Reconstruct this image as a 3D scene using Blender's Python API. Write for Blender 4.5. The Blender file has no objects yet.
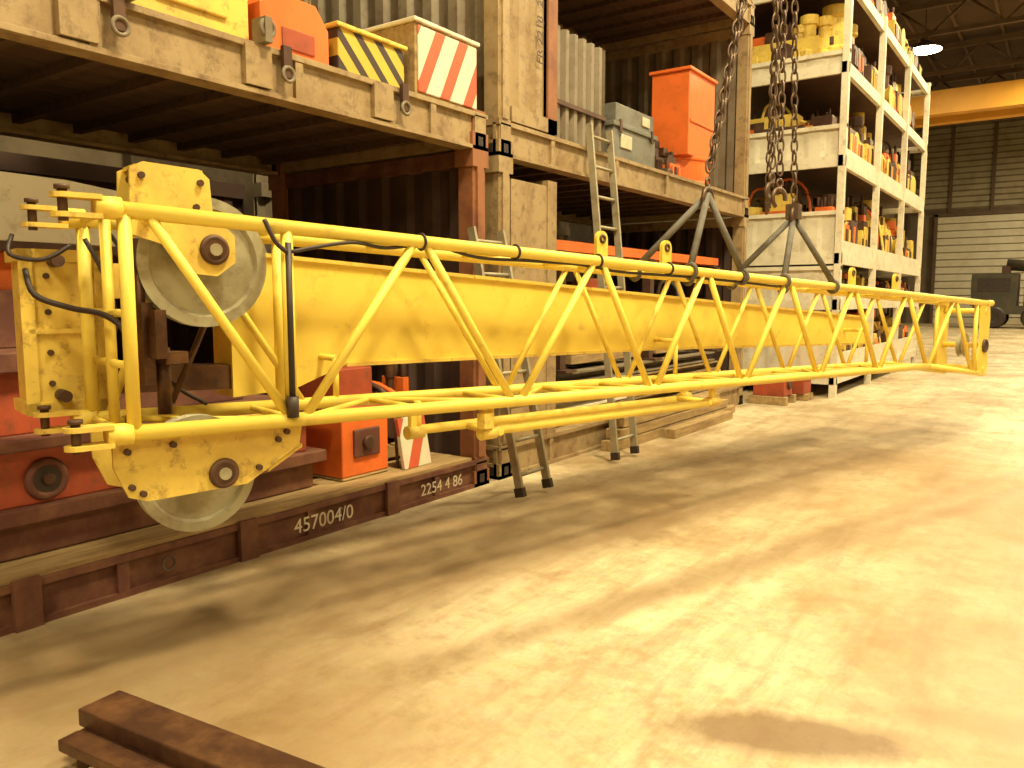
import bpy, bmesh, math, random
from mathutils import Vector, Matrix
random.seed(7)
sc = bpy.context.scene
sc.view_settings.view_transform = 'Standard'

# ------------------------------------------------------------------ materials
def mat(name, a, b=None, scale=4.0, lo=0.45, hi=0.7, rough=0.5, metal=0.0, bump=0.0, detail=6.0, stretch=None, emit=None, grime=0.0, gcol=(0.10, 0.055, 0.025), glo=0.54, ghi=0.72):
    m = bpy.data.materials.new(name); m.use_nodes = True
    nt = m.node_tree; N = nt.nodes; L = nt.links
    bs = N['Principled BSDF']
    bs.inputs['Roughness'].default_value = rough
    bs.inputs['Metallic'].default_value = metal
    if b is None: b = tuple(x*0.7 for x in a)
    tc = N.new('ShaderNodeTexCoord'); mp = N.new('ShaderNodeMapping')
    L.new(tc.outputs['Object'], mp.inputs[0])
    if stretch: mp.inputs['Scale'].default_value = stretch
    nz = N.new('ShaderNodeTexNoise'); nz.inputs['Scale'].default_value = scale; nz.inputs['Detail'].default_value = detail
    nz.inputs['Roughness'].default_value = 0.65
    L.new(mp.outputs[0], nz.inputs['Vector'])
    cr = N.new('ShaderNodeValToRGB')
    cr.color_ramp.elements[0].position = lo; cr.color_ramp.elements[0].color = (*a, 1)
    cr.color_ramp.elements[1].position = hi; cr.color_ramp.elements[1].color = (*b, 1)
    L.new(nz.outputs['Fac'], cr.inputs[0]); out = cr.outputs[0]
    if grime:
        n2 = N.new('ShaderNodeTexNoise'); n2.inputs['Scale'].default_value = scale*3.3; n2.inputs['Detail'].default_value = 8; n2.inputs['Roughness'].default_value = 0.7
        L.new(tc.outputs['Object'], n2.inputs['Vector'])
        c2 = N.new('ShaderNodeValToRGB'); c2.color_ramp.elements[0].position = glo; c2.color_ramp.elements[0].color = (0, 0, 0, 1)
        c2.color_ramp.elements[1].position = ghi; c2.color_ramp.elements[1].color = (grime, grime, grime, 1)
        L.new(n2.outputs['Fac'], c2.inputs[0])
        mx = N.new('ShaderNodeMix'); mx.data_type = 'RGBA'; L.new(c2.outputs[0], mx.inputs[0]); L.new(out, mx.inputs[6]); mx.inputs[7].default_value = (*gcol, 1)
        out = mx.outputs[2]
    L.new(out, bs.inputs['Base Color'])
    if bump:
        bp = N.new('ShaderNodeBump'); bp.inputs['Strength'].default_value = bump; bp.inputs['Distance'].default_value = 0.01
        L.new(nz.outputs['Fac'], bp.inputs['Height']); L.new(bp.outputs[0], bs.inputs['Normal'])
    if emit:
        bs.inputs['Emission Color'].default_value = (*emit[0], 1); bs.inputs['Emission Strength'].default_value = emit[1]
    return m

def stripe(name, a, b, period=0.2, slope=1.0, rough=0.5):
    m = bpy.data.materials.new(name); m.use_nodes = True
    nt = m.node_tree; N = nt.nodes; L = nt.links; bs = N['Principled BSDF']; bs.inputs['Roughness'].default_value = rough
    tc = N.new('ShaderNodeTexCoord'); sp = N.new('ShaderNodeSeparateXYZ'); L.new(tc.outputs['Object'], sp.inputs[0])
    a1 = N.new('ShaderNodeMath'); a1.operation = 'MULTIPLY_ADD'; a1.inputs[1].default_value = slope
    L.new(sp.outputs['Z'], a1.inputs[0]); L.new(sp.outputs['Y'], a1.inputs[2])
    a2 = N.new('ShaderNodeMath'); a2.operation = 'MULTIPLY'; a2.inputs[1].default_value = 1/period; L.new(a1.outputs[0], a2.inputs[0])
    a3 = N.new('ShaderNodeMath'); a3.operation = 'FRACT'; L.new(a2.outputs[0], a3.inputs[0])
    a4 = N.new('ShaderNodeMath'); a4.operation = 'GREATER_THAN'; a4.inputs[1].default_value = 0.58; L.new(a3.outputs[0], a4.inputs[0])
    nz = N.new('ShaderNodeTexNoise'); nz.inputs['Scale'].default_value = 7; nz.inputs['Detail'].default_value = 6; L.new(tc.outputs['Object'], nz.inputs['Vector'])
    mx = N.new('ShaderNodeMix'); mx.data_type = 'RGBA'
    mx.inputs[6].default_value = (*a, 1); mx.inputs[7].default_value = (*b, 1); L.new(a4.outputs[0], mx.inputs[0])
    m2 = N.new('ShaderNodeMix'); m2.data_type = 'RGBA'; m2.blend_type = 'MULTIPLY'
    L.new(mx.outputs[2], m2.inputs[6]); L.new(nz.outputs['Color'], m2.inputs[7])
    m2.inputs[0].default_value = 0.35
    L.new(m2.outputs[2], bs.inputs['Base Color'])
    return m

YEL = mat('yellow_paint', (0.84, 0.64, 0.10), (0.76, 0.54, 0.08), 2.5, 0.45, 0.85, 0.5, grime=0.5, gcol=(0.34, 0.19, 0.06), glo=0.58, ghi=0.75)
YELD = mat('yellow_paint_worn', (0.76, 0.55, 0.10), (0.56, 0.35, 0.08), 4, 0.46, 0.8, 0.55, bump=0.1, grime=0.8, gcol=(0.22, 0.11, 0.04), glo=0.54, ghi=0.70)
GREY = mat('sheave_nylon', (0.40, 0.37, 0.25), (0.24, 0.20, 0.12), 4, rough=0.45, metal=0.15, grime=0.5)
BLK = mat('black_rubber', (0.03, 0.018, 0.015), (0.05, 0.03, 0.022), 8, rough=0.55)
DARK = mat('dark_steel', (0.075, 0.035, 0.022), (0.13, 0.065, 0.035), 6, rough=0.55, metal=0.2)
CHN = mat('chain_steel', (0.10, 0.06, 0.04), (0.18, 0.11, 0.06), 12, rough=0.45, metal=0.4)
SLG = mat('sling_grey', (0.13, 0.115, 0.095), (0.08, 0.065, 0.05), 10, rough=0.8)
RED = mat('red_paint', (0.42, 0.075, 0.028), (0.22, 0.045, 0.02), 3, 0.4, 0.7, 0.55, bump=0.2, grime=0.65)
ORG = mat('orange_paint', (0.82, 0.17, 0.03), (0.56, 0.12, 0.02), 3, 0.45, 0.8, 0.45, grime=0.4, glo=0.58)
MAR = mat('maroon_sill', (0.12, 0.040, 0.028), (0.24, 0.11, 0.05), 5, 0.42, 0.75, 0.7, bump=0.3, grime=0.5)
SIL = mat('container_beige', (0.35, 0.25, 0.13), (0.21, 0.12, 0.05), 3, 0.46, 0.74, 0.6, bump=0.2, grime=0.8, glo=0.5)
POST = mat('post_brown', (0.28, 0.11, 0.045), (0.18, 0.06, 0.03), 4, 0.45, 0.7, 0.65, bump=0.2, grime=0.6)
WOOD = mat('wood_plank', (0.42, 0.29, 0.13), (0.18, 0.10, 0.04), 5, 0.4, 0.75, 0.75, bump=0.4, stretch=(4, 0.5, 4))
WOODD = mat('dark_planks', (0.10, 0.052, 0.028), (0.05, 0.026, 0.016), 5, rough=0.85, stretch=(4, 0.5, 4))
WHT = mat('white_paint', (0.72, 0.66, 0.52), (0.50, 0.43, 0.30), 2.5, 0.48, 0.8, 0.5, grime=0.55, gcol=(0.28, 0.18, 0.09))
ALU = mat('aluminium', (0.36, 0.32, 0.22), (0.25, 0.20, 0.13), 8, rough=0.5, metal=0.3)
GRC = mat('grey_corrugated', (0.22, 0.18, 0.125), (0.13, 0.09, 0.055), 3, rough=0.6, grime=0.6)
CNT = mat('container_dark', (0.065, 0.034, 0.024), (0.04, 0.022, 0.016), 3, rough=0.8)
TBX = mat('grey_plastic', (0.17, 0.165, 0.14), (0.10, 0.095, 0.075), 5, rough=0.5, grime=0.4)
RUST = mat('rusty_steel', (0.065, 0.028, 0.017), (0.17, 0.08, 0.035), 7, 0.42, 0.75, 0.42, metal=0.3, bump=0.4)
WRN = stripe('warning_black_yellow', (0.75, 0.50, 0.06), (0.06, 0.04, 0.03), 0.19, 1.0)
WRR = stripe('warning_red_white', (0.82, 0.75, 0.58), (0.66, 0.12, 0.05), 0.27, -0.5)
LBL = mat('label_white', (0.62, 0.54, 0.40), (0.4, 0.32, 0.2), 6)
LAMP = mat('lamp_glass', (1, 0.9, 0.7), (1, 0.9, 0.7), emit=((1, 0.90, 0.6), 40))

# ------------------------------------------------------------------ mesh builder
class B:
    def __init__(s, name, mats):
        s.name = name; s.mats = mats; s.v = []; s.f = []; s.m = []; s.s = []
    def _mi(s, m):
        if m not in s.mats: s.mats.append(m)
        return s.mats.index(m)
    def add(s, vs, fs, m, smooth=False):
        o = len(s.v); s.v += [tuple(x) for x in vs]; mi = s._mi(m)
        for k, f in enumerate(fs):
            s.f.append([o+i for i in f]); s.m.append(mi)
            s.s.append(smooth[k] if isinstance(smooth, list) else smooth)
    def ext(s, pts, vec, m):
        n = len(pts); vec = Vector(vec); pts = [Vector(p) for p in pts]
        vs = pts+[p+vec for p in pts]
        fs = [list(range(n))[::-1], list(range(n, 2*n))]+[[i, (i+1) % n, n+(i+1) % n, n+i] for i in range(n)]
        s.add(vs, fs, m)
    def bx(s, x0, x1, y0, y1, z0, z1, m):
        s.ext([(x0, y0, z0), (x1, y0, z0), (x1, y1, z0), (x0, y1, z0)], (0, 0, z1-z0), m)
    def obx(s, c, size, m, R=None):
        R = R or Matrix.Identity(3); c = Vector(c); a, b, d = [x/2 for x in size]
        p = [c+R @ Vector(q) for q in [(-a, -b, -d), (a, -b, -d), (a, b, -d), (-a, b, -d)]]
        s.ext(p, R @ Vector((0, 0, 2*d)), m)
    def tube(s, p, q, r, m, n=12, r2=None):
        p = Vector(p); q = Vector(q); d = (q-p)
        if d.length < 1e-6: return
        d.normalize(); r2 = r if r2 is None else r2
        a = d.orthogonal().normalized(); b = d.cross(a); vs = []
        for c, rr in ((p, r), (q, r2)):
            for i in range(n):
                t = 2*math.pi*i/n; vs.append(c+rr*(math.cos(t)*a+math.sin(t)*b))
        fs = [[i, (i+1) % n, n+(i+1) % n, n+i] for i in range(n)]+[list(range(n))[::-1], list(range(n, 2*n))]
        s.add(vs, fs, m, [True]*n+[False, False])
    def path(s, pts, r, m, n=8, sub=5):
        P = [Vector(p) for p in pts]
        Q = []
        for i in range(len(P)-1):
            p0 = P[max(i-1, 0)]; p1 = P[i]; p2 = P[i+1]; p3 = P[min(i+2, len(P)-1)]
            for k in range(sub):
                t = k/sub
                Q.append(0.5*((2*p1)+(p2-p0)*t+(2*p0-5*p1+4*p2-p3)*t*t+(3*p1-p0-3*p2+p3)*t**3))
        Q.append(P[-1]); vs = []; a = None
        for i, c in enumerate(Q):
            d = (Q[min(i+1, len(Q)-1)]-Q[max(i-1, 0)]).normalized()
            if a is None: a = d.orthogonal().normalized()
            a = (a-d*a.dot(d)).normalized(); b = d.cross(a)
            for k in range(n):
                t = 2*math.pi*k/n; vs.append(c+r*(math.cos(t)*a+math.sin(t)*b))
        fs = []
        for i in range(len(Q)-1):
            for k in range(n):
                fs.append([i*n+k, i*n+(k+1) % n, (i+1)*n+(k+1) % n, (i+1)*n+k])
        fs += [list(range(n))[::-1], [(len(Q)-1)*n+k for k in range(n)]]
        s.add(vs, fs, m, True)
    def torus(s, c, ax, R, r, m, n=24, k=8, a0=0, a1=2*math.pi, ref=None, sx=1.0):
        c = Vector(c); ax = Vector(ax).normalized()
        a = (Vector(ref) if ref else ax.orthogonal()); a = (a-ax*a.dot(ax)).normalized(); b = ax.cross(a)
        full = abs((a1-a0)-2*math.pi) < 1e-4; cnt = n if full else n+1; vs = []
        for i in range(cnt):
            t = a0+(a1-a0)*i/n; rad = math.cos(t)*a+math.sin(t)*b
            cc = c+R*(math.cos(t)*a*sx+math.sin(t)*b)
            for j in range(k):
                u = 2*math.pi*j/k; vs.append(cc+r*(math.cos(u)*rad+math.sin(u)*ax))
        fs = []
        for i in range(n):
            i2 = (i+1) % cnt
            for j in range(k):
                fs.append([i*k+j, i*k+(j+1) % k, i2*k+(j+1) % k, i2*k+j])
        if not full: fs += [list(range(k))[::-1], [(cnt-1)*k+j for j in range(k)]]
        s.add(vs, fs, m, True)
    def lathe(s, c, ax, prof, m, n=32):
        c = Vector(c); ax = Vector(ax).normalized(); a = ax.orthogonal().normalized(); b = ax.cross(a); vs = []
        for (r, h) in prof:
            for i in range(n):
                t = 2*math.pi*i/n; vs.append(c+ax*h+r*(math.cos(t)*a+math.sin(t)*b))
        fs = []
        for j in range(len(prof)-1):
            for i in range(n): fs.append([j*n+i, j*n+(i+1) % n, (j+1)*n+(i+1) % n, (j+1)*n+i])
        fs += [list(range(n))[::-1], [(len(prof)-1)*n+i for i in range(n)]]
        s.add(vs, fs, m, [False]*(len(fs)))
    def corr(s, p0, dirv, nrm, length, z0, z1, m, pitch=0.24, depth=0.04):
        p0 = Vector(p0); dirv = Vector(dirv); nrm = Vector(nrm); pts = []; x = 0
        seq = [(0, 0), (0.35, 0), (0.5, 1), (0.85, 1)]
        while x < length:
            for (a, d) in seq:
                xx = min(x+a*pitch, length); pts.append(p0+dirv*xx+nrm*depth*d)
            x += pitch
        n = len(pts); vs = [Vector((p.x, p.y, z0)) for p in pts]+[Vector((p.x, p.y, z1)) for p in pts]
        s.add(vs, [[i, i+1, n+i+1, n+i] for i in range(n-1)], m)
    def done(s, bevel=0.0, parent=None, origin=True):
        me = bpy.data.meshes.new(s.name); me.from_pydata(s.v, [], s.f)
        for mm in s.mats: me.materials.append(mm)
        for i, p in enumerate(me.polygons):
            p.material_index = s.m[i]; p.use_smooth = s.s[i]
        bm = bmesh.new(); bm.from_mesh(me); bmesh.ops.recalc_face_normals(bm, faces=bm.faces); bm.to_mesh(me); bm.free()
        ob = bpy.data.objects.new(s.name, me); sc.collection.objects.link(ob)
        if origin:
            xs = [Vector(v.co) for v in me.vertices]
            c = Vector([(min(p[i] for p in xs)+max(p[i] for p in xs))/2 for i in range(3)]); c.z = min(p.z for p in xs)
            me.transform(Matrix.Translation(-c)); ob.location = c
        if bevel:
            md = ob.modifiers.new('bevel', 'BEVEL'); md.width = bevel; md.segments = 2; md.limit_method = 'ANGLE'; md.angle_limit = math.radians(50)
        if parent:
            ob.parent = parent; ob.location = ob.location-parent.location
        return ob

def text(body, loc, size, parent, m, rot=(90, 0, 90)):
    cu = bpy.data.curves.new('label_text', 'FONT'); cu.body = body; cu.size = size; cu.extrude = 0.001
    cu.materials.append(m)
    ob = bpy.data.objects.new('label_text', cu); sc.collection.objects.link(ob)
    ob.rotation_euler = [math.radians(x) for x in rot]
    ob.parent = parent; ob.location = Vector(loc)-parent.location
    return ob

# ------------------------------------------------------------------ hall shell
XL, XR, YB, YF, ZC = -9.5, 18.0, -9.0, 58.0, 12.5
fm = bpy.data.materials.new('concrete_floor'); fm.use_nodes = True
nt = fm.node_tree; N = nt.nodes; L = nt.links; bs = N['Principled BSDF']
tc = N.new('ShaderNodeTexCoord')
def noise(scale, detail, stretch=None, rz=0, dist=0.0, rough=0.62):
    mp = N.new('ShaderNodeMapping'); L.new(tc.outputs['Object'], mp.inputs[0])
    if stretch: mp.inputs['Scale'].default_value = stretch
    mp.inputs['Rotation'].default_value = (0, 0, rz)
    nz = N.new('ShaderNodeTexNoise'); nz.inputs['Scale'].default_value = scale; nz.inputs['Detail'].default_value = detail
    nz.inputs['Roughness'].default_value = rough; nz.inputs['Distortion'].default_value = dist
    L.new(mp.outputs[0], nz.inputs['Vector']); return nz
def ramp(src, p0, p1, c0=(0, 0, 0), c1=(1, 1, 1)):
    cr = N.new('ShaderNodeValToRGB'); cr.color_ramp.elements[0].position = p0; cr.color_ramp.elements[1].position = p1
    cr.color_ramp.elements[0].color = (*c0, 1); cr.color_ramp.elements[1].color = (*c1, 1); L.new(src, cr.inputs[0]); return cr
def mix(fac, a, b, blend='MIX', f=None):
    mx = N.new('ShaderNodeMix'); mx.data_type = 'RGBA'; mx.blend_type = blend
    if f is not None: mx.inputs[0].default_value = f
    else: L.new(fac, mx.inputs[0])
    for k, c in ((6, a), (7, b)):
        if isinstance(c, tuple): mx.inputs[k].default_value = (*c, 1)
        else: L.new(c, mx.inputs[k])
    return mx.outputs[2]
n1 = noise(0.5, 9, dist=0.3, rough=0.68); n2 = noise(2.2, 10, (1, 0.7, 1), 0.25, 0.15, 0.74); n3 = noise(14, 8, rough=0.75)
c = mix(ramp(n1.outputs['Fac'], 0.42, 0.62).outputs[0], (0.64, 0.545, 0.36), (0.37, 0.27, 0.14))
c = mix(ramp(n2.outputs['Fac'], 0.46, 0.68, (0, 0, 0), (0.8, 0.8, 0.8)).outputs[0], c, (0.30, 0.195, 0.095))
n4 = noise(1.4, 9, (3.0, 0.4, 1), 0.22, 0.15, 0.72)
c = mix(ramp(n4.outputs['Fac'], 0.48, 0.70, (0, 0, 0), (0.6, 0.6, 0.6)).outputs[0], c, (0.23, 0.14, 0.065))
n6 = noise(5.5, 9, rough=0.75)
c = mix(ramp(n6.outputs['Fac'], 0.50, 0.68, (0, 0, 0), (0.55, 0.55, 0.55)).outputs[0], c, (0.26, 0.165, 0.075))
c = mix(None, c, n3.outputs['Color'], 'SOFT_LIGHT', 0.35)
def stain_and_streak(col, x, y, rx, ry, rz, strength, tint, hard=(1.35, 1.75)):
    mp = N.new('ShaderNodeMapping'); mp.vector_type = 'TEXTURE'
    mp.inputs['Location'].default_value = (x, y, 0); mp.inputs['Rotation'].default_value = (0, 0, rz); mp.inputs['Scale'].default_value = (rx, ry, 1)
    L.new(tc.outputs['Object'], mp.inputs[0])
    vl = N.new('ShaderNodeVectorMath'); vl.operation = 'LENGTH'; L.new(mp.outputs[0], vl.inputs[0])
    ad = N.new('ShaderNodeMath'); ad.operation = 'MULTIPLY_ADD'; ad.inputs[1].default_value = 2.2; L.new(n2.outputs['Fac'], ad.inputs[0]); L.new(vl.outputs['Value'], ad.inputs[2])
    mr = N.new('ShaderNodeMapRange'); mr.inputs['From Min'].default_value = hard[0]+0.2; mr.inputs['From Max'].default_value = hard[1]+0.2
    mr.inputs['To Min'].default_value = strength; mr.inputs['To Max'].default_value = 0; L.new(ad.outputs[0], mr.inputs[0])
    return mix(mr.outputs[0], col, tint)
c = stain_and_streak(c, 0.2, 6.2, 1.4, 2.6, 0.2, 0.8, (0.30, 0.165, 0.06), (1.2, 2.5))
c = stain_and_streak(c, 0.6, 3.6, 1.0, 1.1, 0.2, 0.7, (0.30, 0.17, 0.07), (1.2, 2.5))
c = stain_and_streak(c, -3.0, 3.6, 0.55, 2.4, -0.2, 0.7, (0.17, 0.11, 0.05), (1.2, 2.3))
c = stain_and_streak(c, -2.9, 1.8, 0.9, 1.4, -0.1, 0.7, (0.17, 0.11, 0.05), (1.2, 2.3))
c = stain_and_streak(c, -1.9, 1.7, 0.5, 0.7, 0.3, 0.55, (0.24, 0.15, 0.07), (1.2, 2.4))
c = stain_and_streak(c, -2.2, 5.0, 0.22, 3.2, -0.24, 0.6, (0.18, 0.11, 0.05), (1.2, 2.2))  # long dark streak on the floor below the boom, along its direction
c = stain_and_streak(c, -1.4, 4.6, 0.12, 3.4, -0.30, 0.55, (0.19, 0.115, 0.05), (1.2, 2.2))  # thinner dark streaks beside it, each turned a little further
c = stain_and_streak(c, -0.9, 5.6, 0.10, 3.0, -0.34, 0.45, (0.20, 0.12, 0.05), (1.2, 2.2))
c = stain_and_streak(c, -1.9, 8.5, 0.9, 2.6, -0.2, 0.6, (0.22, 0.135, 0.06), (1.2, 2.4))
c = stain_and_streak(c, -0.70, 2.70, 0.44, 0.15, 0.45, 0.8, (0.16, 0.09, 0.042), (1.5, 2.1))
c = stain_and_streak(c, -0.2, 3.15, 0.45, 0.10, 0.3, 0.45, (0.24, 0.14, 0.06), (1.3, 2.2))
L.new(c, bs.inputs['Base Color'])
rr = ramp(n2.outputs['Fac'], 0.4, 0.7, (0.42,)*3, (0.68,)*3); L.new(rr.outputs[0], bs.inputs['Roughness'])
bp = N.new('ShaderNodeBump'); bp.inputs['Strength'].default_value = 0.15; bp.inputs['Distance'].default_value = 0.01; L.new(n3.outputs['Fac'], bp.inputs['Height']); L.new(bp.outputs[0], bs.inputs['Normal'])
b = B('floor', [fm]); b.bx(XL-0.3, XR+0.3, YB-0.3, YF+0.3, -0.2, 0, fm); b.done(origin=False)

WALL = mat('wall_cladding', (0.36, 0.31, 0.20), (0.26, 0.21, 0.13), 1.2, rough=0.7)
WALD = mat('wall_dark_cladding', (0.20, 0.15, 0.09), (0.12, 0.09, 0.055), 1.2, rough=0.8)
ROOF = mat('roof_deck', (0.08, 0.048, 0.03), (0.05, 0.03, 0.02), 1, rough=0.8)
STL = mat('roof_steel', (0.13, 0.08, 0.045), (0.08, 0.05, 0.03), 2, rough=0.6)
DOORM = mat('door_panel', (0.66, 0.60, 0.46), (0.55, 0.47, 0.33), 1, rough=0.6)

b = B('wall_front', [WALL]); b.bx(XL, XR, YF, YF+0.3, 0, ZC, WALD)
for i in range(12):
    x = XL+0.4+i*2.3; b.bx(x, x+0.18, YF-0.2, YF, 0, ZC, STL)
for i in range(14):
    b.bx(XL, XR, YF-0.06, YF, 7.3+i*0.36, 7.3+i*0.36+0.26, WALL)
b.bx(XL, XR, YF-0.12, YF, 6.95, 7.2, STL)
b.done()
b = B('wall_left', [WALD]); b.bx(XL-0.3, XL, YB, YF, 0, ZC, WALD)
for i in range(12): b.bx(XL, XL+0.25, YB+1+i*5.8, YB+1.25+i*5.8, 0, ZC, STL)
b.done()
b = B('wall_right', [WALL]); b.bx(XR, XR+0.3, YB, YF, 0, ZC, WALL)
for i in range(12): b.bx(XR-0.25, XR, YB+1+i*5.8, YB+1.25+i*5.8, 0, ZC, STL)
b.done()
b = B('wall_back', [WALL]); b.bx(XL, XR, YB-0.3, YB, 0, ZC, WALL)
for i in range(10): b.bx(XL+1+i*2.8, XL+1.2+i*2.8, YB, YB+0.2, 0, ZC, STL)
b.done()
b = B('ceiling', [ROOF]); b.bx(XL-0.3, XR+0.3, YB-0.3, YF+0.3, ZC, ZC+0.2, ROOF)
b.done()
b = B('roof_truss', [STL])
for i in range(18): b.bx(XL+0.5+i*1.5, XL+0.6+i*1.5, YB+0.3, YF-0.3, ZC-0.18, ZC-0.005, STL)
for i in range(11):
    y = YB+2+i*5.8
    b.bx(XL, XR, y-0.1, y+0.1, ZC-0.4, ZC-0.19, STL); b.bx(XL, XR, y-0.08, y+0.08, ZC-1.4, ZC-1.25, STL)
    k = 0; x = XL+0.1
    while x < XR-1.2:
        z0, z1 = (ZC-1.3, ZC-0.3) if k % 2 == 0 else (ZC-0.3, ZC-1.3)
        b.tube((x, y, z0), (x+1.15, y, z1), 0.05, STL, 6); x += 1.15; k += 1
b.done()
b = B('door_1', [DOORM])
for i in range(15):
    b.bx(-7.3, -1.0, YF-0.32, YF-0.24, 0.02+i*0.45, 0.40+i*0.45, DOORM)
b.bx(-7.3, -1.0, YF-0.24, YF-0.22, 0.0, 6.75, WALL)
b.bx(-7.5, -7.3, YF-0.4, YF-0.2, 0, 6.9, STL); b.bx(-1.0, -0.8, YF-0.4, YF-0.2, 0, 6.9, STL); b.bx(-7.5, -0.8, YF-0.4, YF-0.2, 6.75, 6.95, STL)
b.done()

CRN = mat('crane_girder_orange', (0.85, 0.42, 0.05), (0.75, 0.34, 0.04), 1, rough=0.5)
b = B('overhead_crane', [CRN])
b.bx(-8.6, 16.4, 39.6, 40.2, 9.5, 10.5, CRN); b.bx(-8.6, 16.4, 41.6, 42.2, 9.5, 10.5, CRN)
b.bx(-8.9, -8.4, 38.8, 43, 9.1, 9.55, CRN); b.bx(16.3, 16.8, 38.8, 43, 9.1, 9.55, CRN)
b.bx(-9.2, -8.4, YB+0.3, YF-0.5, 8.6, 9.08, STL); b.bx(16.3, 17.7, YB+0.3, YF-0.5, 8.6, 9.08, STL)
b.bx(3.4, 4.6, 39.4, 42.4, 10.5, 11.0, DARK); b.tube((4, 40.9, 10.6), (4, 40.9, 5.5), 0.04, DARK, 6)
b.bx(3.75, 4.25, 40.7, 41.1, 4.9, 5.5, CRN); b.torus((4, 40.9, 4.7), (0, 1, 0), 0.18, 0.05, DARK)
b.done()

LC = (1.0, 0.83, 0.47)
def lamp(x, y, z, p, size=1.8):
    b = B('high_bay_lamp', [STL])
    b.tube((x, y, ZC-0.2), (x, y, z+0.45), 0.02, STL, 8)
    b.tube((x, y, z+0.5), (x, y, z+0.3), 0.13, STL, 16)
    b.tube((x, y, z+0.3), (x, y, z), 0.18, STL, 24, r2=0.62)
    b.tube((x, y, z+0.0), (x, y, z-0.02), 0.58, LAMP, 24)
    o = b.done()
    ld = bpy.data.lights.new('bulb', 'AREA'); ld.shape = 'DISK'; ld.size = size; ld.energy = p; ld.color = LC
    lo = bpy.data.objects.new('bulb', ld); sc.collection.objects.link(lo); lo.parent = o
    lo.location = Vector((x, y, z-0.06))-o.location
for y, p in ((-5, 750), (3.5, 1750), (11, 800), (18.5, 850), (28, 850), (38, 950), (49, 1000)):
    lamp(0.6, y, 10.6, p)
for y in (-5, 6.5, 18.5, 28, 38, 49):
    lamp(9.0, y, 10.6, 560)
lamp(-5.1, 34.2, 10.8, 300)

# ------------------------------------------------------------------ lattice boom
P0 = Vector((-2.91, 1.56, 0)); D = Vector((0.2402, 0.9707, 0)); NN = Vector((-0.9707, 0.2402, 0)); UP = Vector((0, 0, 1))
def BP(s, t, z): return P0+D*s+NN*t+UP*z
def zt(s): return 1.835-0.0415*s
def zb(s): return (0.997-0.0193*s) if s <= 7.42 else 0.854-(s-7.42)*0.115
def W(s): return 0.52-0.014*s
b = B('lattice_crane_boom', [YEL])
LT = 8.9; RC = 0.031
for t0 in (0, 1):
    T = lambda s: W(s)*t0
    b.tube(BP(0, T(0), zt(0)), BP(LT, T(LT), zt(LT)), RC, YEL, 16)
    b.tube(BP(0, T(0), zb(0)), BP(7.42, T(7.42), zb(7.42)), RC, YEL, 16)
    b.tube(BP(7.42, T(7.42), zb(7.42)), BP(LT, T(LT), zb(LT)), RC*0.9, YEL, 16)
    nodes = [0.12, 0.74, 1.39, 2.01, 2.64, 3.16, 3.70, 4.19, 4.75, 5.27, 5.80, 6.32, 6.86, 7.40, 8.0, 8.6]
    if t0: nodes = [0.08, 0.44, 1.05, 1.70, 2.32, 2.9, 3.43, 3.95, 4.47, 5.0, 5.53, 6.06, 6.6, 7.13, 7.7, 8.3]
    top = (t0 == 0)
    for i in range(len(nodes)-1):
        a, c_ = nodes[i], nodes[i+1]
        za = zt(a)-0.01 if top else zb(a)+0.01
        zc_ = zb(c_)+0.01 if top else zt(c_)-0.01
        g = 0.035
        b.tube(BP(a+g, T(a), za), BP(c_-g, T(c_), zc_), 0.021 if t0 == 0 else 0.018, YEL, 12)
        top = not top
    for s in ((0.07, 0.71) if t0 == 0 else (0.05, 0.9)):
        b.tube(BP(s, T(s), zt(s)), BP(s, T(s), zb(s)), 0.026, YEL, 14)
    b.tube(BP(8.62, T(8.6), zt(8.6)), BP(8.62, T(8.6), zb(8.6)), 0.022, YEL, 12)
    for z in (zt(0), zb(0)):
        b.tube(BP(-0.03, T(0), z), BP(0.06, T(0), z), 0.042, YEL, 16)
        for dz in (-0.034, 0.034):
            pts = []
            for k in range(9):
                an = math.pi*0.5+math.pi*k/8; pts.append(BP(-0.13+0.042*math.cos(an), T(0)+0.042*math.sin(an), z+dz-0.009))
            pts += [BP(-0.01, T(0)-0.042, z+dz-0.009), BP(-0.01, T(0)+0.042, z+dz-0.009)]
            b.ext(pts, (0, 0, 0.018), YELD)
        b.tube(BP(-0.13, T(0), z-0.055), BP(-0.13, T(0), z+0.06), 0.017, DARK, 12)
        b.tube(BP(-0.13, T(0), z+0.055), BP(-0.13, T(0), z+0.07), 0.026, DARK, 12)
sl = [0.05, 0.74, 1.39, 2.01, 2.64, 3.16, 3.70, 4.19, 4.75, 5.27, 5.80, 6.32, 6.86, 7.40, 8.0, 8.6]
for i, s in enumerate(sl):
    for z in (zt, zb):
        b.tube(BP(s, 0, z(s)), BP(s, W(s), z(s)), 0.016, YEL, 8)
    if i < len(sl)-1:
        s2 = sl[i+1]
        if i % 2: b.tube(BP(s, 0, zb(s)), BP(s2, W(s2), zb(s2)), 0.014, YEL, 8)
        else: b.tube(BP(s, W(s), zb(s)), BP(s2, 0, zb(s2)), 0.014, YEL, 8)
def sheave(s, t, z, r):
    b.lathe(BP(s, t, z), NN, [(0.05, -0.05), (0.075, -0.05), (0.075, -0.02), (r*0.80, -0.014), (r*0.84, -0.032), (r, -0.032), (r-0.035, -0.008), (r-0.035, 0.008), (r, 0.032), (r*0.84, 0.032), (r*0.80, 0.014), (0.075, 0.02), (0.075, 0.05), (0.05, 0.05)], GREY, 48)
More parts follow.
